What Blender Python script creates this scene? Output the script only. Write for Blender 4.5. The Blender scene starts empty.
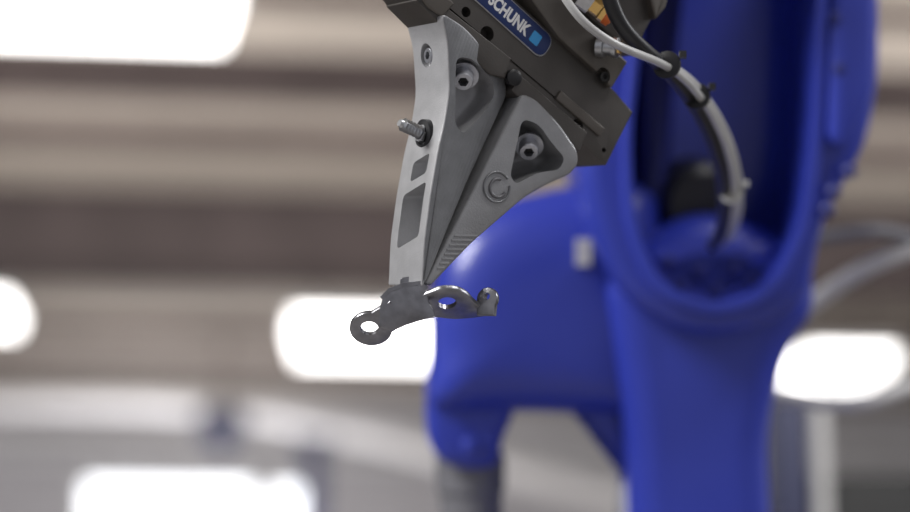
import bpy, bmesh, math, random
from mathutils import Vector, Matrix
random.seed(3)
scene = bpy.context.scene
scene.view_settings.view_transform = 'Standard'

# ------------------------------------------------------------------ camera
CAM = Vector((0, 0, 1.5)); PITCH = math.radians(12); LENS = 85.0
K = 36.0 / LENS / 910.0
L = 1.2
TH = math.radians(30)
cd = bpy.data.cameras.new('camera'); cam = bpy.data.objects.new('camera', cd)
scene.collection.objects.link(cam)
cam.location = CAM; cam.rotation_euler = (math.radians(90) + PITCH, 0, 0)
cd.lens = LENS; cd.sensor_width = 36; cd.clip_end = 200; cd.clip_start = 0.05
cd.dof.use_dof = True; cd.dof.focus_distance = L + 0.005; cd.dof.aperture_fstop = 3.1
scene.camera = cam
RX = Matrix.Rotation(PITCH, 4, 'X')
fwd = RX.to_3x3() @ Vector((0, 1, 0))

# ------------------------------------------------------------------ materials
def new_mat(name, col, rough=0.5, metal=0.0, noise=0.0, nscale=60, bump=0.0, bscale=200, col2=None,
            emit=0, spec=0.5, coat=0.0, wave=None):
    m = bpy.data.materials.new(name); m.use_nodes = True
    nt = m.node_tree; b = nt.nodes['Principled BSDF']
    b.inputs['Base Color'].default_value = (*col, 1)
    b.inputs['Roughness'].default_value = rough
    b.inputs['Metallic'].default_value = metal
    b.inputs['Specular IOR Level'].default_value = spec
    b.inputs['Coat Weight'].default_value = coat
    tc = nt.nodes.new('ShaderNodeTexCoord')
    if noise or col2:
        n = nt.nodes.new('ShaderNodeTexNoise'); n.inputs['Scale'].default_value = nscale
        n.inputs['Detail'].default_value = 5
        nt.links.new(tc.outputs['Object'], n.inputs['Vector'])
        r = nt.nodes.new('ShaderNodeValToRGB')
        c2 = col2 if col2 else tuple(c * (1 - noise) for c in col)
        r.color_ramp.elements[0].position = 0.35; r.color_ramp.elements[0].color = (*c2, 1)
        r.color_ramp.elements[1].position = 0.65; r.color_ramp.elements[1].color = (*col, 1)
        nt.links.new(n.outputs['Fac'], r.inputs['Fac'])
        nt.links.new(r.outputs['Color'], b.inputs['Base Color'])
    last = None
    if bump:
        n2 = nt.nodes.new('ShaderNodeTexNoise'); n2.inputs['Scale'].default_value = bscale
        n2.inputs['Detail'].default_value = 3
        nt.links.new(tc.outputs['Object'], n2.inputs['Vector'])
        bp = nt.nodes.new('ShaderNodeBump'); bp.inputs['Strength'].default_value = bump
        bp.inputs['Distance'].default_value = 0.0005
        nt.links.new(n2.outputs['Fac'], bp.inputs['Height'])
        last = bp
    if wave:
        ws, wstr, rot = wave
        mp = nt.nodes.new('ShaderNodeMapping'); mp.inputs['Rotation'].default_value = rot
        nt.links.new(tc.outputs['Object'], mp.inputs['Vector'])
        w = nt.nodes.new('ShaderNodeTexWave'); w.inputs['Scale'].default_value = ws
        w.inputs['Distortion'].default_value = 0.4
        nt.links.new(mp.outputs['Vector'], w.inputs['Vector'])
        bp2 = nt.nodes.new('ShaderNodeBump'); bp2.inputs['Strength'].default_value = wstr
        bp2.inputs['Distance'].default_value = 0.0002
        nt.links.new(w.outputs['Fac'], bp2.inputs['Height'])
        if last: nt.links.new(last.outputs['Normal'], bp2.inputs['Normal'])
        last = bp2
    if last: nt.links.new(last.outputs['Normal'], b.inputs['Normal'])
    if emit:
        b.inputs['Emission Color'].default_value = (*col, 1)
        b.inputs['Emission Strength'].default_value = emit
    return m

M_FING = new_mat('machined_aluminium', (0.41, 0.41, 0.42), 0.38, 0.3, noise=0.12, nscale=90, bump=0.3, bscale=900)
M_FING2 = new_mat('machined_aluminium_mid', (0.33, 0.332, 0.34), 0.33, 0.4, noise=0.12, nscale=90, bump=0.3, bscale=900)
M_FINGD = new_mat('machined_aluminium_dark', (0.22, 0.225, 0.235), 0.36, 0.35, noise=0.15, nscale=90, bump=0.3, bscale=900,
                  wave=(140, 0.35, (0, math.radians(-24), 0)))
M_EMB = new_mat('emblem_grey', (0.17, 0.17, 0.18), 0.4, 0.3, noise=0.1)
M_BODY = new_mat('anodised_gunmetal', (0.098, 0.090, 0.083), 0.40, 0.5, noise=0.15, nscale=40, bump=0.2, bscale=700)
M_BODY2 = new_mat('anodised_brown', (0.135, 0.122, 0.108), 0.42, 0.5, noise=0.15, nscale=40, bump=0.2, bscale=700)
M_STEEL = new_mat('zinc_steel', (0.55, 0.56, 0.58), 0.30, 1.0, noise=0.15, nscale=300)
M_SCREW = new_mat('screw_steel', (0.50, 0.51, 0.55), 0.35, 0.9, noise=0.15, nscale=300)
M_BRKT = new_mat('bracket_steel', (0.31, 0.31, 0.33), 0.32, 0.95, noise=0.3, nscale=120, bump=0.2, bscale=500)
M_BLACK = new_mat('black_plastic', (0.012, 0.012, 0.014), 0.4, noise=0.2)
M_DARK = new_mat('dark_recess', (0.02, 0.02, 0.02), 0.6, noise=0.2)
M_BRASS = new_mat('brass', (0.75, 0.50, 0.18), 0.25, 1.0, noise=0.1)
M_ORANGE = new_mat('orange_plastic', (0.75, 0.16, 0.03), 0.4, noise=0.1)
M_LABEL = new_mat('label_navy', (0.012, 0.03, 0.13), 0.3, noise=0.1)
M_LBLUE = new_mat('label_cyan', (0.05, 0.35, 0.75), 0.35, noise=0.05)
M_WHITE = new_mat('white_ink', (0.8, 0.8, 0.8), 0.5, noise=0.05)
M_TUBE = new_mat('clear_grey_tube', (0.5, 0.5, 0.49), 0.3, noise=0.1)
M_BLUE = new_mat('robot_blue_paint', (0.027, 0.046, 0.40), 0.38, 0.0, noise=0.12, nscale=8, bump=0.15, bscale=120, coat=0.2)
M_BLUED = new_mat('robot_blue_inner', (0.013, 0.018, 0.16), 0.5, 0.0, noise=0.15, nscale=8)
M_GREY = new_mat('robot_grey_cast', (0.20, 0.20, 0.22), 0.5, 0.2, noise=0.15, nscale=10)
M_HOSE = new_mat('pale_hose', (0.60, 0.59, 0.58), 0.45, noise=0.1)
M_CEIL = new_mat('ceiling_insulation', (0.53, 0.475, 0.42), 0.8, noise=0.12, nscale=0.6)
M_BEAM = new_mat('beam_paint', (0.11, 0.086, 0.086), 0.7, noise=0.2, nscale=2)
M_BEAM2 = new_mat('purlin_paint', (0.22, 0.18, 0.17), 0.7, noise=0.2, nscale=2)
M_WALL = new_mat('wall_panel', (0.50, 0.49, 0.51), 0.8, noise=0.12, nscale=0.8)
M_FLOOR = new_mat('concrete', (0.42, 0.40, 0.39), 0.6, noise=0.2, nscale=1.5)
M_LAMP = new_mat('lamp_diffuser', (1.0, 0.98, 0.96), 0.5, emit=5)
M_WIN = new_mat('window_daylight', (0.95, 0.97, 1.0), 0.4, emit=2.5)
M_DUCT = new_mat('duct_white', (0.85, 0.84, 0.85), 0.5, noise=0.08, nscale=2)
M_TRIM = new_mat('trim_white', (0.8, 0.8, 0.8), 0.6, noise=0.08, nscale=2)
M_NAVY = new_mat('post_navy', (0.05, 0.055, 0.11), 0.6, noise=0.1)

# ------------------------------------------------------------------ helpers
def link(name, me, mats, parent=None, smooth=30):
    o = bpy.data.objects.new(name, me); scene.collection.objects.link(o)
    if not isinstance(mats, (list, tuple)): mats = [mats]
    if len(me.materials) == 0:
        for m in mats: me.materials.append(m)
    if smooth:
        me.polygons.foreach_set('use_smooth', [True] * len(me.polygons))
        me.set_sharp_from_angle(angle=math.radians(smooth))
    if parent: o.parent = parent
    return o

def fix_normals(bm):
    big = [f for f in bm.faces if len(f.verts) > 8]
    if big: bmesh.ops.triangulate(bm, faces=big, ngon_method='EAR_CLIP')
    bmesh.ops.recalc_face_normals(bm, faces=bm.faces)
    if bm.calc_volume(signed=True) < 0: bmesh.ops.reverse_faces(bm, faces=bm.faces)

def from_data(name, verts, faces, mats, parent=None, smooth=30):
    me = bpy.data.meshes.new(name)
    me.from_pydata([tuple(v) for v in verts], [], faces)
    bm = bmesh.new(); bm.from_mesh(me)
    bmesh.ops.remove_doubles(bm, verts=bm.verts, dist=1e-7)
    fix_normals(bm)
    bm.to_mesh(me); bm.free()
    return link(name, me, mats, parent, smooth)

def empty(name, loc=(0, 0, 0), rot=None):
    e = bpy.data.objects.new(name, None); scene.collection.objects.link(e)
    e.empty_display_size = 0.05
    e.location = loc
    if rot is not None: e.rotation_euler = rot
    return e

def fillet(pts, r, n=6):
    out = []; N = len(pts)
    for i in range(N):
        p = Vector(pts[i]); a = Vector(pts[i - 1]); b = Vector(pts[(i + 1) % N])
        da = (a - p); db = (b - p)
        rr = r[i] if isinstance(r, (list, tuple)) else r
        t = min(rr, 0.45 * da.length, 0.45 * db.length)
        A = p + da.normalized() * t; B = p + db.normalized() * t
        for k in range(n + 1):
            s = k / n
            out.append(A * (1 - s) ** 2 + p * 2 * s * (1 - s) + B * s * s)
    return out

def area2(p):
    return sum(p[i - 1][0] * p[i][1] - p[i][0] * p[i - 1][1] for i in range(len(p)))

def inset(pts, w):
    N = len(pts); sgn = 1 if area2(pts) > 0 else -1
    out = []
    for i in range(N):
        e1 = (pts[i] - pts[i - 1]); e2 = (pts[(i + 1) % N] - pts[i])
        if e1.length < 1e-9: e1 = e2
        if e2.length < 1e-9: e2 = e1
        n1 = Vector((-e1.y, e1.x)).normalized() * sgn; n2 = Vector((-e2.y, e2.x)).normalized() * sgn
        n = (n1 + n2)
        if n.length < 1e-6: n = n1.copy()
        n.normalize(); m = min(1.5, 1 / max(0.3, n.dot(n1)))
        out.append(pts[i] + n * w * m)
    return out

def soft_prism(name, pts, y0, y1, w, mats, parent=None, seg=3, yf=None, wb=None, smooth=35):
    """pts: outline in local X/Z; extruded along Y from y0 to y1 with rounded edges of radius w"""
    pts = [Vector(p) for p in pts]
    if wb is None: wb = w
    rings = []
    for i in range(seg + 1):
        a = i / seg * math.pi / 2
        ins = w * (1 - math.sin(a)); y = y0 + w * (1 - math.cos(a))
        q = inset(pts, ins)
        rings.append([(p.x, y + (yf(p.x, p.y) if yf else 0), p.y) for p in q])
    for i in range(seg + 1):
        a = (1 - i / seg) * math.pi / 2
        ins = wb * (1 - math.sin(a)); y = y1 - wb * (1 - math.cos(a))
        q = inset(pts, ins)
        rings.append([(p.x, y, p.y) for p in q])
    N = len(pts); V = [v for r in rings for v in r]; F = []
    for k in range(len(rings) - 1):
        for i in range(N):
            j = (i + 1) % N
            F.append((k * N + i, k * N + j, (k + 1) * N + j, (k + 1) * N + i))
    F.append(tuple(range(N))); F.append(tuple((len(rings) - 1) * N + i for i in reversed(range(N))))
    return from_data(name, V, F, mats, parent, smooth)

def dome_prism(name, pts, y0, dome, y1, mats, parent=None, seg=12):
    """casting with a softly domed front: rings shrink towards the centre"""
    pts = [Vector(p) for p in pts]; c = sum(pts, Vector((0, 0))) / len(pts); rings = []
    N = len(pts)
    rings.append([(p.x, y1, p.y) for p in pts])
    for i in range(seg):
        a = i / seg * math.pi / 2
        f = math.cos(a) ** 0.55; y = y0 + dome * (1 - math.sin(a))
        rings.append([((c + (p - c) * f).x, y, (c + (p - c) * f).y) for p in pts])
    V = [v for r in rings for v in r] + [(c.x, y0, c.y)]; F = []
    for k in range(len(rings) - 1):
        for i in range(N):
            j = (i + 1) % N
            F.append((k * N + i, k * N + j, (k + 1) * N + j, (k + 1) * N + i))
    b = (len(rings) - 1) * N
    for i in range(N): F.append((b + i, b + (i + 1) % N, len(V) - 1))
    F.append(tuple(range(N)))
    return from_data(name, V, F, mats, parent, 60)

def basis(d):
    d = Vector(d).normalized()
    u = d.cross(Vector((0, 0, 1)))
    if u.length < 1e-3: u = d.cross(Vector((1, 0, 0)))
    u.normalize(); return u, d.cross(u).normalized(), d

def lathe(name, prof, o, d, mats, parent=None, seg=28, smooth=35):
    """prof [(r,h)] revolved about axis d through o"""
    o = Vector(o); u, v, w = basis(d); V = []; F = []
    n = len(prof)
    for r, h in prof:
        for i in range(seg):
            a = 2 * math.pi * i / seg
            V.append(o + w * h + (u * math.cos(a) + v * math.sin(a)) * r)
    for k in range(n - 1):
        for i in range(seg):
            j = (i + 1) % seg
            F.append((k * seg + i, k * seg + j, (k + 1) * seg + j, (k + 1) * seg + i))
    F.append(tuple(range(seg))); F.append(tuple((n - 1) * seg + i for i in range(seg)))
    me = bpy.data.meshes.new(name); me.from_pydata([tuple(x) for x in V], [], F)
    bm = bmesh.new(); bm.from_mesh(me); fix_normals(bm)
    bm.to_mesh(me); bm.free()
    return link(name, me, mats, parent, smooth)

def box(name, c, s, mats, parent=None, bev=0.0, M=None):
    bm = bmesh.new(); bmesh.ops.create_cube(bm, size=1)
    for v in bm.verts: v.co = Vector((v.co.x * s[0], v.co.y * s[1], v.co.z * s[2])) + Vector(c)
    if bev: bmesh.ops.bevel(bm, geom=bm.edges[:], offset=bev, segments=2, affect='EDGES', profile=0.5)
    if M is not None: bmesh.ops.transform(bm, matrix=M, verts=bm.verts)
    me = bpy.data.meshes.new(name); bm.to_mesh(me); bm.free()
    return link(name, me, mats, parent)

def evald(o):
    bpy.context.view_layer.update()
    return bpy.data.meshes.new_from_object(o.evaluated_get(bpy.context.evaluated_depsgraph_get()))
def vol(me):
    bm = bmesh.new(); bm.from_mesh(me); v = bm.calc_volume(); bm.free(); return v
def ext(me):
    if not len(me.vertices): return 0
    xs = [v.co.x for v in me.vertices]; zs = [v.co.z for v in me.vertices]
    return (max(xs) - min(xs)) + (max(zs) - min(zs))
def cut(o, cutters, smooth=30):
    """boolean difference, applied one cutter at a time and verified"""
    if not cutters:
        o.data = evald(o); o.modifiers.clear(); return o
    for c in cutters:
        v0 = vol(o.data); e0 = ext(o.data); done = False
        for solver, us in (('EXACT', False), ('EXACT', True), ('FAST', False)):
            md = o.modifiers.new('b', 'BOOLEAN'); md.object = c; md.operation = 'DIFFERENCE'; md.solver = solver
            if us: md.use_self = True
            me = evald(o); o.modifiers.clear()
            if len(me.polygons) and vol(me) > 0.04 * v0 and vol(me) <= v0 * 1.001 and ext(me) > 0.9 * e0:
                o.data = me; done = True; break
        if not done: print('CUT FAILED', o.name, v0, vol(me), e0, ext(me))
        bpy.data.objects.remove(c, do_unlink=True)
    me = o.data
    me.polygons.foreach_set('use_smooth', [True] * len(me.polygons))
    me.set_sharp_from_angle(angle=math.radians(smooth))
    return o

def tube(name, pts, r, mat, parent=None, res=6):
    cu = bpy.data.curves.new(name, 'CURVE'); cu.dimensions = '3D'; cu.bevel_depth = r; cu.bevel_resolution = res
    cu.resolution_u = 10; cu.use_fill_caps = True
    sp = cu.splines.new('NURBS'); sp.points.add(len(pts) - 1)
    for p, q in zip(sp.points, pts): p.co = (*q, 1)
    sp.use_endpoint_u = True; sp.order_u = 4
    o = bpy.data.objects.new(name, cu); scene.collection.objects.link(o)
    me = evald(o)
    bpy.data.objects.remove(o, do_unlink=True); me.materials.clear()
    return link(name, me, mat, parent, 60)

# ------------------------------------------------------------------ gripper frame (yawed 30 deg)
grip = empty('robotic_gripper', CAM + fwd * L, (RX @ Matrix.Rotation(TH, 4, 'Z')).to_euler())
s_ = math.sin(TH); c_ = math.cos(TH)
def G(a, b, d=0.0):
    """drawing coordinates -> gripper-frame (X, Z) on the plane at depth d"""
    a = (a - 455) * K; b = (256 - b) * K
    X = (a * L + d * s_ + a * d * c_) / (c_ - a * s_)
    Z = b * (L + X * s_ + d * c_)
    return Vector((X, Z))
def G3(a, b, d=0.0):
    p = G(a, b, d); return Vector((p.x, d, p.y))
def GL(pts, d=0.0): return [G(a, b, d) for a, b in pts]
T = 0.040

# ---- left finger
LB = [(439, 12), (447, 42), (450, 90), (445, 122), (438, 150), (430, 195), (424, 240), (422, 285)]
def bx(py):
    for (x0, y0), (x1, y1) in zip(LB, LB[1:]):
        if y0 <= py <= y1: return x0 + (x1 - x0) * (py - y0) / (y1 - y0)
    return LB[-1][0]
lf = [(439, 12), (466, 26), (500, 57), (513, 72), (517, 93), (470, 186), (428, 280), (422, 288)] + LB[-2:0:-1]
pl = fillet(GL(lf), 0.006)
pa = G(450, 50); pb = G(421, 276); ldir = (pb - pa).normalized(); ln = Vector((-ldir.y, ldir.x))
if ln.x < 0: ln = -ln
def slant(x, z):
    return max(-0.002, 0.22 * (Vector((x, z)) - pa).dot(ln))
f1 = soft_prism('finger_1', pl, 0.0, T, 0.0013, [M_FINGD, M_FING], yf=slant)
cs = []
pk = fillet(GL([(457, 57), (474, 57), (500, 79), (502, 96), (486, 117), (466, 134), (457, 124)]), 0.006)
cs.append(soft_prism('c', pk, -0.02, 0.026, 0.0005, M_FING, wb=0.006, seg=4))
# side recesses (cut along X), slanted top and bottom
def side_cut(yA, yB, d0, d1, dep, sl):
    V = []
    for d, so in ((d0, 0), (d1, sl)):
        for py in (yA + so, yB + so):
            g = G(bx(py), py)
            for X in (g.x - 0.03, g.x + dep): V.append((X, d, g.y))
    F = [(0, 1, 3, 2), (4, 5, 7, 6), (0, 1, 5, 4), (2, 3, 7, 6), (0, 2, 6, 4), (1, 3, 7, 5)]
    o = from_data('c', V, F, M_FING, None, 0)
    md = o.modifiers.new('b', 'BEVEL'); md.width = 0.0024; md.segments = 3
    return cut(o, [])
cs.append(side_cut(152, 172, 0.009, 0.026, 0.010, 9))
cs.append(side_cut(181, 236, 0.007, 0.031, 0.014, 13))
g = G(bx(52), 52)
cs.append(lathe('c', [(0.0068, 0), (0.0068, 0.03)], (g.x + 0.004, 0.024, g.y), (-1, 0, 0), M_FING))
g2 = G(bx(133), 133)
cs.append(lathe('c', [(0.0072, 0), (0.0072, 0.03)], (g2.x + 0.003, 0.020, g2.y), (-1, 0, 0), M_FING))
cut(f1, cs)
if len(f1.data.materials) < 2:
    f1.data.materials.clear(); f1.data.materials.append(M_FINGD); f1.data.materials.append(M_FING)
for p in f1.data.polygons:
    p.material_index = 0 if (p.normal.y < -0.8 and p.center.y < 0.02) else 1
f1.parent = grip

# ---- right finger
rf = [(524, 93), (537, 98), (560, 121), (580, 150), (581, 164), (572, 175), (550, 184), (526, 198), (474, 243), (433, 286), (427, 284), (475, 191)]
pr = fillet(GL(rf), 0.006)
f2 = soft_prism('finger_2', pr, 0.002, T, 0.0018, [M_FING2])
pk2 = fillet(GL([(524, 118), (541, 124), (553, 142), (567, 158), (561, 170), (541, 172), (518, 184), (512, 176)]), 0.007)
cs = [soft_prism('c', pk2, -0.02, 0.026, 0.0005, M_FING2, wb=0.007, seg=4)]
cut(f2, cs); f2.parent = grip
for i in range(8):
    yy = 268 - i * 4.6
    xa = 427 + (281 - yy) * 0.53 + 3; xb = 433 + (283 - yy) * 1.02 - 4
    a = G3(xa, yy, 0.002); b = G3(xb, yy, 0.002)
    m = (a + b) / 2
    box('tip_step_%d' % (i + 1), m, ((b - a).length, 0.0008, 0.0012), M_FING2, grip, 0.0001)
def ring(name, cpx, r, rr, gap, d, mat):
    g = G3(cpx[0], cpx[1], d); pts = []
    for i in range(25):
        a = math.radians(gap + (360 - 2 * gap) * i / 24 + 20)
        pts.append(g + Vector((math.cos(a) * r, 0, math.sin(a) * r)))
    return tube(name, pts, rr, mat, grip, 3)
ring('emblem_outer', (497, 187), 0.0086, 0.0007, 14, 0.0016, M_FINGD)
ring('emblem_inner', (498, 188), 0.0052, 0.0009, 50, 0.0016, M_EMB)

# ---- screws
def cap_screw(name, o, d, r=0.0045, h=0.005, mat=M_SCREW):
    s = lathe(name, [(r, 0), (r, h * 0.9), (r * 0.92, h)], o, d, mat)
    hx = lathe('c', [(r * 0.55, h * 0.4), (r * 0.55, h * 2)], o, d, mat, seg=6)
    cut(s, [hx]); s.parent = grip
    lathe(name + '_socket', [(r * 0.53, h * 0.38), (r * 0.53, h * 0.45)], o, d, M_DARK, grip, seg=6)
    w = lathe(name + '_washer', [(r * 1.5, -0.0012), (r * 1.5, 0)], o, d, mat, grip)
    return s
cap_screw('screw_1', G3(464, 76, 0.012) , (-0.42, -0.62, -0.50), 0.0056, 0.007)
cap_screw('screw_2', G3(529, 146, 0.012), (-0.40, -0.62, -0.52), 0.0056, 0.007)
cap_screw('screw_3', (g.x + 0.0045, 0.024, g.y), (-1, 0, 0), 0.0044, 0.004)
for k, (a, b) in enumerate([(466, 74), (531, 144)]):
    lathe('screw_shank_%d' % (k + 1), [(0.0036, 0), (0.0036, 0.016)], G3(a, b, 0.012), (0.4, 0.62, 0.5), M_SCREW, grip)
lathe('stud_grommet', [(0.0088, -0.004), (0.0088, 0.0015), (0.006, 0.0022), (0.006, -0.001)], (g2.x, 0.020, g2.y), (-1, 0, 0), M_BLACK, grip)
pr_ = [(0.0026, -0.004)]
h = -0.002
while h < 0.017:
    pr_ += [(0.0040, h), (0.0026, h + 0.0011)]; h += 0.0022
pr_ += [(0.002, 0.0185)]
lathe('threaded_stud', pr_, (g2.x, 0.020, g2.y), (-0.96, -0.1, 0.34), M_STEEL, grip, seg=20, smooth=20)
lathe('stud_nut', [(0.0052, 0.0), (0.0052, 0.004)], (g2.x, 0.020, g2.y), (-0.96, -0.1, 0.34), M_STEEL, grip, seg=6)

# ---- gripper body
body = [(408, -12), (420, 3), (462, 40), (506, 78), (540, 104), (577, 139), (606, 166), (633, 112), (616, 92), (594, 70), (560, 40), (500, -14), (470, -60), (436, -60)]
pbod = fillet(GL(body, 0.006), 0.0012)
B = soft_prism('jaw_housing', pbod, 0.006, 0.042, 0.001, [M_BODY])
cs = []
for (a, b, r) in [(577, 126, 0.0042), (540, 100, 0.0030), (487, 34, 0.0045), (466, 12, 0.003), (604, 150, 0.0015)]:
    p = G3(a, b, 0.006)
    cs.append(lathe('c', [(r, -0.01), (r, 0.008)], p, (0, 1, 0), M_BODY))
def along(a, b, w0, w1):
    A = G(*a, 0.006); Bq = G(*b, 0.006); u = (Bq - A).normalized(); v = Vector((-u.y, u.x))
    return [A + v * w0, Bq + v * w0, Bq + v * w1, A + v * w1]
cs.append(soft_prism('c', along((430, -2), (590, 133), 0.002, 0.0032), -0.01, 0.0075, 0.0001, M_BODY))
cut(B, cs); B.parent = grip
for k, q in enumerate([[(416, 0), (428, -8), (512, 58), (506, 78), (490, 74)], [(512, 90), (520, 74), (588, 132), (580, 152), (560, 140)]]):
    soft_prism('base_jaw_%d' % (k + 1), fillet(GL(q, 0.004), 0.001), 0.0045, 0.04, 0.0008, [M_BODY], grip)
soft_prism('left_end_plate', fillet(GL([(404, -20), (418, -2), (426, 8), (440, 18), (452, 4), (430, -20)], 0.006), 0.001), 0.003, 0.043, 0.001, [M_BODY2], grip)
lathe('jaw_pin', [(0.0048, 0), (0.0048, 0.003), (0.003, 0.004)], G3(512, 78, 0.006), (0, -1, 0), M_BLACK, grip)
up = [(560, 38), (598, 72), (612, 88), (628, 62), (600, 36), (575, 10), (540, -30), (510, -30)]
U = soft_prism('valve_cover', fillet(GL(up, 0.001), 0.0012), 0.001, 0.05, 0.001, [M_BODY2])
cs = [lathe('c', [(0.0050, -0.01), (0.0050, 0.006)], G3(603, 76, 0.001), (0, 1, 0), M_BODY2)]
cut(U, cs); U.parent = grip
ub = [(555, -60), (575, 5), (604, 30), (634, 56), (646, 30), (668, -10), (690, -60)]
soft_prism('adapter_plate', fillet(GL(ub, 0.012), 0.0015), 0.012, 0.06, 0.0015, [M_BODY], grip)
ub2 = [(640, -60), (645, -8), (652, 20), (662, 8), (680, -60)]
soft_prism('adapter_rib', fillet(GL(ub2, 0.010), 0.001), 0.006, 0.05, 0.001, [M_BODY2], grip)
lathe('port_screw', [(0.0030, 0.0), (0.0030, 0.002), (0.0016, 0.002), (0.0016, 0.0005)], G3(603, 77, 0.004), (0, -1, 0), M_DARK, grip)
soft_prism('edge_rail', fillet(along((556, 96), (600, 134), -0.002, 0.004), 0.001), 0.004, 0.02, 0.0006, [M_BODY2], grip)
# fittings
fo = G3(593, 2, 0.000); fd = Vector((0.7, -0.35, -0.55))
lathe('brass_fitting', [(0.0066, 0), (0.0066, 0.006), (0.0076, 0.007), (0.0076, 0.010)], fo, fd, M_BRASS, grip, seg=6)
lathe('release_collar', [(0.0072, 0.010), (0.0072, 0.014), (0.0045, 0.015)], fo, fd, M_ORANGE, grip)
lathe('brass_nut', [(0.0085, -0.008), (0.0085, 0.0)], fo, fd, M_STEEL, grip, seg=6)
fo2 = G3(598, 46, 0.001)
lathe('steel_fitting', [(0.0066, 0), (0.0066, 0.004), (0.0050, 0.0045), (0.0050, 0.009), (0.0062, 0.0095), (0.0062, 0.012), (0.0035, 0.013)], fo2, (0.5, -0.6, -0.1), M_STEEL, grip, seg=18)
lathe('steel_fitting_core', [(0.0042, 0.0125), (0.0038, 0.014)], fo2, (0.5, -0.6, -0.1), M_BRASS, grip)

# ---- name plate
LA = G(472, -9, 0.006); LBp = G(544, 56, 0.006); u = (LBp - LA).normalized(); v = Vector((-u.y, u.x))
def LP(x, y): return LA + u * x + v * y
Llen = (LBp - LA).length; hw = 0.0078
def rr(x0, x1, y0, y1, r): return fillet([LP(x0, y0), LP(x1, y0), LP(x1, y1), LP(x0, y1)], r, 8)
cy = 0.0045
soft_prism('label_border', rr(-0.012, Llen, cy - hw, cy + hw, 0.008), 0.0054, 0.0062, 0.0002, [M_STEEL], grip)
soft_prism('label_field', rr(-0.0115, Llen - 0.0006, cy - hw + 0.0006, cy + hw - 0.0006, 0.0075), 0.0050, 0.0058, 0.0002, [M_LABEL], grip)
def text(name, body_, x, y, size, mat, bold=0.0, d=0.00495, wid=None):
    cu = bpy.data.curves.new(name, 'FONT'); cu.body = body_; cu.size = size; cu.offset = bold; cu.extrude = 0.00005
    o = bpy.data.objects.new(name, cu); scene.collection.objects.link(o)
    me = evald(o)
    bpy.data.objects.remove(o, do_unlink=True); me.materials.clear()
    mx = max(vv.co.x for vv in me.vertices); f = wid / mx if wid else 1
    for vv in me.vertices:
        q = LP(x + vv.co.x * f, y + vv.co.y); vv.co = (q.x, d - vv.co.z, q.y)
    return link(name, me, mat, grip, 0)
ts = 0.0100
text('label_lettering', 'SCHUNK', Llen * 0.19, cy - ts * 0.35, ts, M_WHITE, ts * 0.04, wid=Llen * 0.53)
soft_prism('label_mark', rr(Llen * 0.76, Llen * 0.76 + 0.0066, cy - 0.0038, cy + 0.0032, 0.001), 0.0048, 0.0052, 0.0001, [M_LBLUE], grip)

# ------------------------------------------------------------------ steel bracket
brk = empty('steel_bracket', CAM + fwd * L, (PITCH, 0, 0))
def Bp(a, b, y=0.0): return Vector(((a - 455) * K * (L + y), y, (256 - b) * K * (L + y)))
def plate(name, c, uu, vv, outline, holes, t, mat):
    """flat sheet part: outline in (u,v)"""
    uu = Vector(uu).normalized(); vv = Vector(vv).normalized(); n = uu.cross(vv).normalized(); vv = n.cross(uu)
    o = soft_prism(name, outline, -t / 2, t / 2, t * 0.2, mat, seg=2)
    cs = []
    for (hx_, hy, r) in holes:
        cs.append(lathe('c', [(r, -0.01), (r, 0.01)], (hx_, 0, hy), (0, 1, 0), mat, seg=32))
    if cs: cut(o, cs)
    M = Matrix((( uu.x, n.x, vv.x, c.x), (uu.y, n.y, vv.y, c.y), (uu.z, n.z, vv.z, c.z), (0, 0, 0, 1)))
    o.data.transform(M)
    o.parent = brk
    bm = bmesh.new(); bm.from_mesh(o.data); fix_normals(bm); bm.to_mesh(o.data); bm.free()
    return o
def lug(r, neck_dir, neck_len, neck_w):
    """circle outline with a straight neck"""
    a0 = math.atan2(neck_dir[1], neck_dir[0]); da = math.asin(min(0.95, neck_w / 2 / r)); P = []
    n = 36
    for i in range(n + 1):
        a = a0 + da + (2 * math.pi - 2 * da) * i / n
        P.append(Vector((r * math.cos(a), r * math.sin(a))))
    d = Vector(neck_dir).normalized(); p = Vector((-d.y, d.x))
    P.append(d * neck_len - p * neck_w / 2); P.append(d * neck_len + p * neck_w / 2)
    return P
mm = K * L
plate('lug_1', Bp(371, 328, 0.004), (1, -0.15, 0.16), (0.05, -0.62, 0.78), lug(21.5 * mm, (0.9, 0.45), 38 * mm, 32 * mm), [(-1 * mm, 2 * mm, 9.0 * mm)], 0.003, M_BRKT)
mid = [Vector(p) * mm for p in [(-30, -18), (-30, 8), (-18, 16), (-8, 23), (8, 23), (19, 15), (27, 2), (34, -4), (43, -6), (43, -20), (28, -24), (10, -27), (-12, -24)]]
plate('lug_2', Bp(447, 301, -0.002), (1, 0.10, -0.03), (0.0, -0.78, 0.62), fillet(mid, 6 * mm), [(0 * mm, 0 * mm, 9.5 * mm)], 0.003, M_BRKT)
def strip(name, path, t, mat, ywid):
    """sheet swept along an X/Z path, width in depth direction"""
    N = len(path); P = [Vector(p) for p in path]; V = []; F = []
    for i, p in enumerate(P):
        tg = (P[min(i + 1, N - 1)] - P[max(i - 1, 0)]).normalized(); n = Vector((-tg.y, tg.x)) * t / 2
        y0, y1 = ywid[i] if isinstance(ywid, list) else ywid
        for q, yy in ((p + n, y0), (p + n, y1), (p - n, y1), (p - n, y0)): V.append((q.x, yy, q.y))
    for i in range(N - 1):
        for k in range(4):
            F.append((i * 4 + k, i * 4 + (k + 1) % 4, (i + 1) * 4 + (k + 1) % 4, (i + 1) * 4 + k))
    F += [(0, 1, 2, 3), tuple((N - 1) * 4 + k for k in range(4))]
    return from_data(name, V, F, mat, brk, 40)
def bz(a, b): q = Bp(a, b); return Vector((q.x, q.z))
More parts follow.
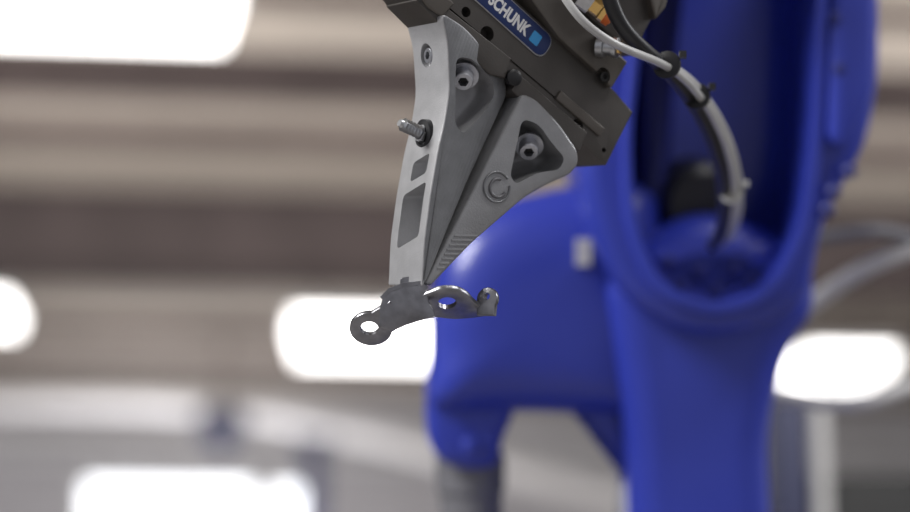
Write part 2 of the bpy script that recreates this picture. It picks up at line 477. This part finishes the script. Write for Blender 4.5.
web = fillet([bz(*p) for p in [(384, 295), (392, 289), (406, 285), (420, 283), (427, 290), (429, 302), (434, 310), (436, 317), (424, 319), (408, 324), (392, 331), (380, 327), (380, 308)]], 4 * mm)
soft_prism('web', web, -0.009, -0.006, 0.0009, M_BRKT, brk)
tab = fillet([bz(*p) for p in [(400, 294), (400, 278), (424, 274), (426, 290)]], 3 * mm)
soft_prism('grip_tab', tab, 0.003, 0.0055, 0.0005, M_BRKT, brk)
strip('bend_flange', [bz(382, 298), bz(390, 290), bz(404, 285), bz(420, 283), bz(427, 289)], 0.0026, M_BRKT, (-0.009, 0.008))
plate('end_lug', Bp(488, 299, 0.001), (0.82, -0.40, 0.30), (0.10, 0.15, 0.97), lug(11.5 * mm, (-0.30, -0.9), 17 * mm, 20 * mm), [(1 * mm, 2 * mm, 3.4 * mm)], 0.0035, M_BRKT)

# ------------------------------------------------------------------ robot arm
RD = 1.75
rob = empty('industrial_robot_arm', CAM + fwd * RD, (PITCH, 0, 0))
def R(a, b, y=0.0): return Vector(((a - 455) * K * (RD + y), (256 - b) * K * (RD + y)))
def RL(p, y=0.0): return [R(a, b, y) for a, b in p]
def R3(a, b, y=0.0): q = R(a, b, y); return Vector((q.x, y, q.y))
outer = [(618, -150), (590, 60), (576, 160), (590, 235), (625, 300), (690, 338), (760, 332), (812, 296), (826, 215), (868, 150), (882, 80), (882, -150)]
inner = [(662, -180), (640, 40), (630, 140), (634, 225), (660, 285), (715, 306), (768, 288), (800, 225), (812, 130), (822, -180)]
H = soft_prism('forearm_casting', fillet(RL(outer, -0.04), 0.03, 8), -0.04, 0.17, 0.018, [M_BLUE], seg=5)
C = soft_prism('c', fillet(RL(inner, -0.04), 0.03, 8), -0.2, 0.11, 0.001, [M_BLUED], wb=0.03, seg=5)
cut(H, [C], 40); H.parent = rob
lipo = fillet(RL([(648, -150), (630, 40), (620, 140), (624, 232), (652, 297), (714, 320), (778, 300), (812, 232), (824, 130), (834, -150)], -0.045), 0.03, 8)
lipi = fillet(RL(inner, -0.045), 0.03, 8)
LPo = soft_prism('opening_lip', lipo, -0.050, -0.03, 0.004, [M_BLUE], seg=4)
cut(LPo, [soft_prism('c', lipi, -0.2, 0.1, 0.001, [M_BLUE])], 40); LPo.parent = rob
lathe('wrist_motor', [(0.03, 0), (0.034, 0.004), (0.034, 0.05), (0.028, 0.056)], R3(690, 195, 0.09), (0.1, -1, -0.2), M_BLACK, rob)
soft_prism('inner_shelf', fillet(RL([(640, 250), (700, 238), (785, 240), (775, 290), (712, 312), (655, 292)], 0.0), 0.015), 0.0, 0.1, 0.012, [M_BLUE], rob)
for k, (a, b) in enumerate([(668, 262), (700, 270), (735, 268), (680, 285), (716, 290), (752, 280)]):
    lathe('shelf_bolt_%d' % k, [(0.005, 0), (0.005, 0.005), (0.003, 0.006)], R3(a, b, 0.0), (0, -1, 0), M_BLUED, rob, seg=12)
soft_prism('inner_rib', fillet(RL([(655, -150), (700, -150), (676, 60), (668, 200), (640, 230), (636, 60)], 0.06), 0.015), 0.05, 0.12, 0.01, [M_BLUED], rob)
soft_prism('side_cover', fillet(RL([(838, -150), (876, -150), (874, 90), (846, 150), (828, 140)], -0.055), 0.012), -0.055, 0.0, 0.006, [M_BLUE], rob)
for k, (a, b) in enumerate([(830, 192), (846, 172), (824, 210), (832, 20), (836, 70)]):
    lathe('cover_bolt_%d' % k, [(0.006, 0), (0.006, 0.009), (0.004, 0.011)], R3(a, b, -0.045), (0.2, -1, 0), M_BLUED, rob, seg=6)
ua = [(598, 270), (612, 350), (626, 430), (630, 560), (632, 760), (778, 760), (774, 560), (768, 430), (786, 352), (816, 312), (812, 250), (700, 200)]
soft_prism('upper_arm', fillet(RL(ua, 0.02), 0.05, 8), 0.0, 0.17, 0.03, [M_BLUE], rob, seg=6)
hd = [(430, 300), (438, 258), (464, 222), (510, 200), (570, 186), (660, 180), (680, 330), (660, 418), (600, 416), (540, 412), (500, 412), (460, 414), (428, 412), (424, 392), (430, 360)]
dome_prism('elbow_housing', fillet(RL(hd, 0.06), 0.03, 8), 0.015, 0.050, 0.20, [M_BLUE], rob)
lg = [(424, 400), (438, 376), (500, 376), (520, 395), (512, 420), (502, 442), (500, 466), (470, 472), (440, 464), (426, 440)]
soft_prism('elbow_leg_1', fillet(RL(lg, 0.045), 0.014, 6), 0.045, 0.17, 0.013, [M_BLUE], rob, seg=5)
lg2 = [(552, 398), (640, 380), (660, 520), (636, 520), (616, 462), (584, 424)]
soft_prism('elbow_leg_2', fillet(RL(lg2, 0.05), 0.012, 6), 0.05, 0.15, 0.006, [M_BLUE], rob, seg=4)
for k, (a, b) in enumerate([(484, 388), (444, 390), (470, 445)]):
    lathe('housing_bolt_%d' % k, [(0.007, 0), (0.007, 0.010), (0.004, 0.012)], R3(a, b, 0.042), (0, -1, 0), M_BLUE, rob, seg=12)
box('grey_sticker', R3(583, 252, 0.018), (0.012, 0.010, 0.022), M_HOSE, rob)
o_ = R3(470, 455, 0.11)
lathe('link_rod', [(0.030, 0), (0.030, 0.03), (0.027, 0.034), (0.027, 0.6)], o_, (0.02, 0, -1), M_GREY, rob, seg=32)
wr = [(560, -330), (720, -330), (760, -60), (640, -45)]
soft_prism('wrist_link', fillet(RL(wr, 0.05), 0.03, 6), -0.42, 0.05, 0.03, [M_BLUE], rob, seg=4)
lathe('tool_flange', [(0.05, 0), (0.05, 0.05), (0.04, 0.06), (0.04, 0.12)], Vector((0.10, -0.50, 0.33)), (0, 0, -1), M_GREY, rob)
bw = RX.to_3x3() @ R3(690, 760, 0.10) + CAM + fwd * RD
ped = empty('robot_pedestal', (bw.x, bw.y, 0))
lathe('shoulder_joint', [(0.10, -0.16), (0.13, -0.14), (0.13, 0.14), (0.10, 0.16)], (0, 0, bw.z), (1, 0, 0), M_BLUE, ped, seg=40)
lathe('turret', [(0.24, 0.62), (0.24, 0.70), (0.18, 0.76), (0.15, bw.z)], (0, 0, 0), (0, 0, 1), M_BLUE, ped, seg=40)
lathe('pedestal_column', [(0.30, 0.0), (0.30, 0.03), (0.17, 0.035), (0.17, 0.60), (0.26, 0.605), (0.26, 0.63)], (0, 0, 0), (0, 0, 1), M_GREY, ped, seg=40)

# ------------------------------------------------------------------ cables
def CW(a, b, D): return CAM + RX.to_3x3() @ Vector(((a - 455) * K * D, D, (256 - b) * K * D))
cab = empty('cable_bundle')
bl = [(600, -60, 1.22), (606, 5, 1.22), (630, 40, 1.23), (662, 64, 1.26), (690, 95, 1.32), (714, 140, 1.40), (726, 190, 1.50), (724, 232, 1.60), (712, 246, 1.68)]
wh = [(545, -40, 1.20), (566, 6, 1.19), (596, 36, 1.19), (636, 54, 1.22), (672, 66, 1.26), (704, 98, 1.32), (728, 145, 1.40), (738, 195, 1.50), (732, 234, 1.60), (716, 244, 1.68)]
tube('black_hose', [CW(*p) for p in bl], 0.0046, M_BLACK, cab)
tube('air_tube_1', [CW(*p) for p in wh], 0.0024, M_TUBE, cab)
tube('air_tube_2', [CW(a + 4, b - 1, D + 0.02) for a, b, D in wh[3:]], 0.0030, M_TUBE, cab)
tube('air_tube_3', [CW(a - 5, b + 4, D + 0.02) for a, b, D in wh[4:]], 0.0036, M_BLACK, cab)
for k, (i, tt) in enumerate([(3, 0.2), (4, 0.35), (6, 0.9)]):
    p = [Vector(CW(*bl[i])), Vector(CW(*wh[i + 1]))]
    c = (p[0] + p[1]) / 2; d = (Vector(CW(*wh[i + 2])) - Vector(CW(*wh[i]))).normalized()
    lathe('zip_tie_%d' % (k + 1), [(0.0078, -0.0013), (0.0084, -0.001), (0.0084, 0.001), (0.0078, 0.0013)], c, d, M_BLACK if k < 2 else M_TUBE, cab)
    box('zip_tie_head_%d' % (k + 1), c + Vector((0.009, -0.004, 0.005)), (0.004, 0.004, 0.004), M_BLACK if k < 2 else M_TUBE, cab)
hs = empty('dress_pack_hose')
tube('hose_1', [CW(*p) for p in [(790, 325, 2.0), (815, 300, 2.0), (850, 275, 1.98), (900, 250, 1.97), (1000, 225, 2.0), (1100, 300, 2.1)]], 0.0085, M_HOSE, hs)
tube('hose_2', [CW(*p) for p in [(800, 240, 1.98), (830, 238, 1.98), (870, 226, 1.95), (920, 236, 1.97), (1050, 290, 2.1)]], 0.006, M_GREY, hs)
tube('hose_3', [CW(*p) for p in [(765, 392, 2.0), (800, 400, 2.0), (850, 410, 1.98), (900, 395, 1.97), (1050, 320, 2.1)]], 0.007, M_HOSE, hs)

# ------------------------------------------------------------------ hall
YAW = 0.10
HR = Matrix.Rotation(YAW, 4, 'Z')
HC = 5.6
def hbox(name, c, s, m, parent=None, bev=0): return box(name, c, s, m, parent, bev, HR)
hbox('floor', (0, 14, -0.05), (44, 36, 0.1), M_FLOOR)
hbox('ceiling', (0, 14, HC + 0.05), (44, 36, 0.1), M_CEIL)
hbox('wall_back', (0, 28.6, HC / 2), (44, 0.2, HC), M_WALL)
def ibeam(name, y, h, w, m):
    e = empty(name)
    z = HC
    hbox('top_flange', (0, y, z - 0.015), (43, w, 0.03), m, e)
    hbox('web', (0, y, z - h / 2), (43, 0.03, h - 0.04), m, e)
    hbox('bottom_flange', (0, y, z - h + 0.015), (43, w, 0.03), m, e)
    return e
ibeam('roof_purlin', 10.6, 0.22, 0.15, M_BEAM2)
ibeam('roof_purlin', 11.9, 0.10, 0.12, M_BEAM2)
ibeam('roof_purlin', 13.2, 0.30, 0.15, M_BEAM)
ibeam('roof_purlin', 14.9, 0.18, 0.12, M_BEAM2)
ibeam('roof_girder', 17.0, 0.74, 0.3, M_BEAM)
ibeam('roof_purlin', 22.6, 0.20, 0.12, M_BEAM2)
ibeam('roof_purlin', 25.2, 0.20, 0.12, M_BEAM2)
def lamp(a0, a1, b0, b1, D, dep):
    c = CW((a0 + a1) / 2, (b0 + b1) / 2, D); w = (a1 - a0) * K * D; hgt = (b1 - b0) * K * D
    e = empty('high_bay_lamp', c, (0, 0, YAW))
    th = max(0.15, hgt - dep * 0.18)
    V = []
    for z, f in ((-th / 2, 0.92), (th / 2, 1.0)):
        for sx, sy in ((-1, -1), (1, -1), (1, 1), (-1, 1)): V.append((sx * w / 2 * f, sy * dep / 2 * f, z))
    F = [(0, 1, 2, 3), (4, 5, 6, 7), (0, 1, 5, 4), (1, 2, 6, 5), (2, 3, 7, 6), (3, 0, 4, 7)]
    from_data('diffuser', V, F, M_LAMP, e, 0)
    box('housing', (0, 0, th / 2 + 0.04), (w * 1.03, dep * 1.03, 0.08), M_TRIM, e)
    top = HC - c.z
    for sx in (-1, 1):
        box('hanger_%d' % (sx + 2), (sx * w * 0.35, 0, (th / 2 + top) / 2), (0.03, 0.03, top - th / 2), M_BEAM2, e)
lamp(-60, 234, -40, 36, 11.2, 0.9)
lamp(292, 470, 314, 366, 20.0, 1.2)
lamp(794, 880, 350, 386, 21.0, 1.2)
lamp(-60, 14, 295, 334, 20.0, 1.2)
def window(n, x0, x1, z0, z1):
    e = empty('window_%d' % n)
    y = 28.46
    hbox('pane', ((x0 + x1) / 2, y, (z0 + z1) / 2), (x1 - x0, 0.04, z1 - z0), M_WIN, e)
    for (cx, cz, sx, sz) in [((x0 + x1) / 2, z1 + 0.05, x1 - x0 + 0.2, 0.1), ((x0 + x1) / 2, z0 - 0.05, x1 - x0 + 0.2, 0.1), (x0 - 0.05, (z0 + z1) / 2, 0.1, z1 - z0), (x1 + 0.05, (z0 + z1) / 2, 0.1, z1 - z0)]:
        hbox('frame', (cx, y - 0.02, cz), (sx, 0.1, sz), M_TRIM, e)
def wx(a): # wall x for drawing a
    t = (a - 455) * K * 28.0
    return t * math.cos(YAW) + 28.0 * math.sin(YAW)
window(1, wx(86), wx(252), 3.2, 4.44)
window(2, wx(274), wx(300), 3.2, 4.40)
hbox('trim_1', (0, 28.42, 5.02), (43, 0.1, 0.10), M_TRIM)
hbox('trim_2', (0, 28.42, 4.75), (43, 0.1, 0.05), M_TRIM)
tube('ventilation_duct', [CW(*p) for p in [(-300, 400, 23), (-60, 402, 23), (100, 400, 23), (250, 408, 23), (390, 440, 23), (520, 475, 23), (700, 520, 23), (900, 580, 23)]], 0.13, M_DUCT)
pb_ = CW(314, 440, 22.0)
e = empty('steel_column', (pb_.x, pb_.y, 0))
box('shaft', (0, 0, pb_.z / 2), (0.22, 0.22, pb_.z), M_NAVY, e)
box('cap_plate', (0, 0, pb_.z), (0.4, 0.4, 0.06), M_NAVY, e)
pb_ = CW(222, 424, 22.5)
e = empty('hoist_trolley', pb_)
box('trolley', (0, 0, 0), (0.46, 0.4, 0.26), M_NAVY, e, 0.03)
box('hook_block', (0, 0, -0.2), (0.2, 0.2, 0.2), M_NAVY, e, 0.03)
box('drop_rod', (0, 0, (HC - pb_.z) / 2), (0.04, 0.04, HC - pb_.z), M_BEAM2, e)
mc = CW(818, 400, 3.2)
e = empty('equipment_stand', (mc.x, mc.y, 0))
box('pole', (0, 0, mc.z / 2), (0.022, 0.022, mc.z), M_HOSE, e)
box('control_box', (-0.045, 0.03, mc.z - 0.10), (0.05, 0.12, 0.20), M_NAVY, e, 0.01)
box('dark_cabinet', (0.08, 0.1, mc.z - 0.11 - 0.35), (0.28, 0.2, 0.7), M_DARK, e, 0.02)
box('stand_base', (0, 0.05, 0.01), (0.5, 0.5, 0.02), M_GREY, e)

# ------------------------------------------------------------------ lighting
w = bpy.data.worlds.new('hall_air'); scene.world = w; w.use_nodes = True
w.node_tree.nodes['Background'].inputs['Color'].default_value = (0.86, 0.86, 0.92, 1)
w.node_tree.nodes['Background'].inputs['Strength'].default_value = 0.45
def area(name, loc, tgt, size, power, col=(1, 1, 1)):
    l = bpy.data.lights.new(name, 'AREA'); l.energy = power; l.size = size; l.color = col
    o = bpy.data.objects.new(name, l); scene.collection.objects.link(o); o.location = loc
    o.rotation_euler = (Vector(tgt) - Vector(loc)).to_track_quat('-Z', 'Y').to_euler()
gt = CAM + fwd * L
area('bay_light_key', (-2.2, 0.6, 3.6), gt, 1.1, 118, (1, 0.99, 0.98))
area('bay_light_top', (1.2, 0.4, 4.2), gt, 1.0, 55, (1, 0.99, 0.98))
area('bay_light_side', (3.0, 1.9, 3.4), (0.4, 1.8, 2.0), 1.0, 35, (0.97, 0.98, 1))
area('uplight_1', (-3, 12, 2.2), (-1, 16.5, 5.6), 4, 225, (1, 0.96, 0.93))
area('uplight_2', (4, 12, 2.2), (3, 17, 5.6), 4, 190, (1, 0.96, 0.93))
area('wall_wash', (-3, 22, 2.0), (-3, 28.4, 4.8), 3, 180, (1, 0.98, 1.0))
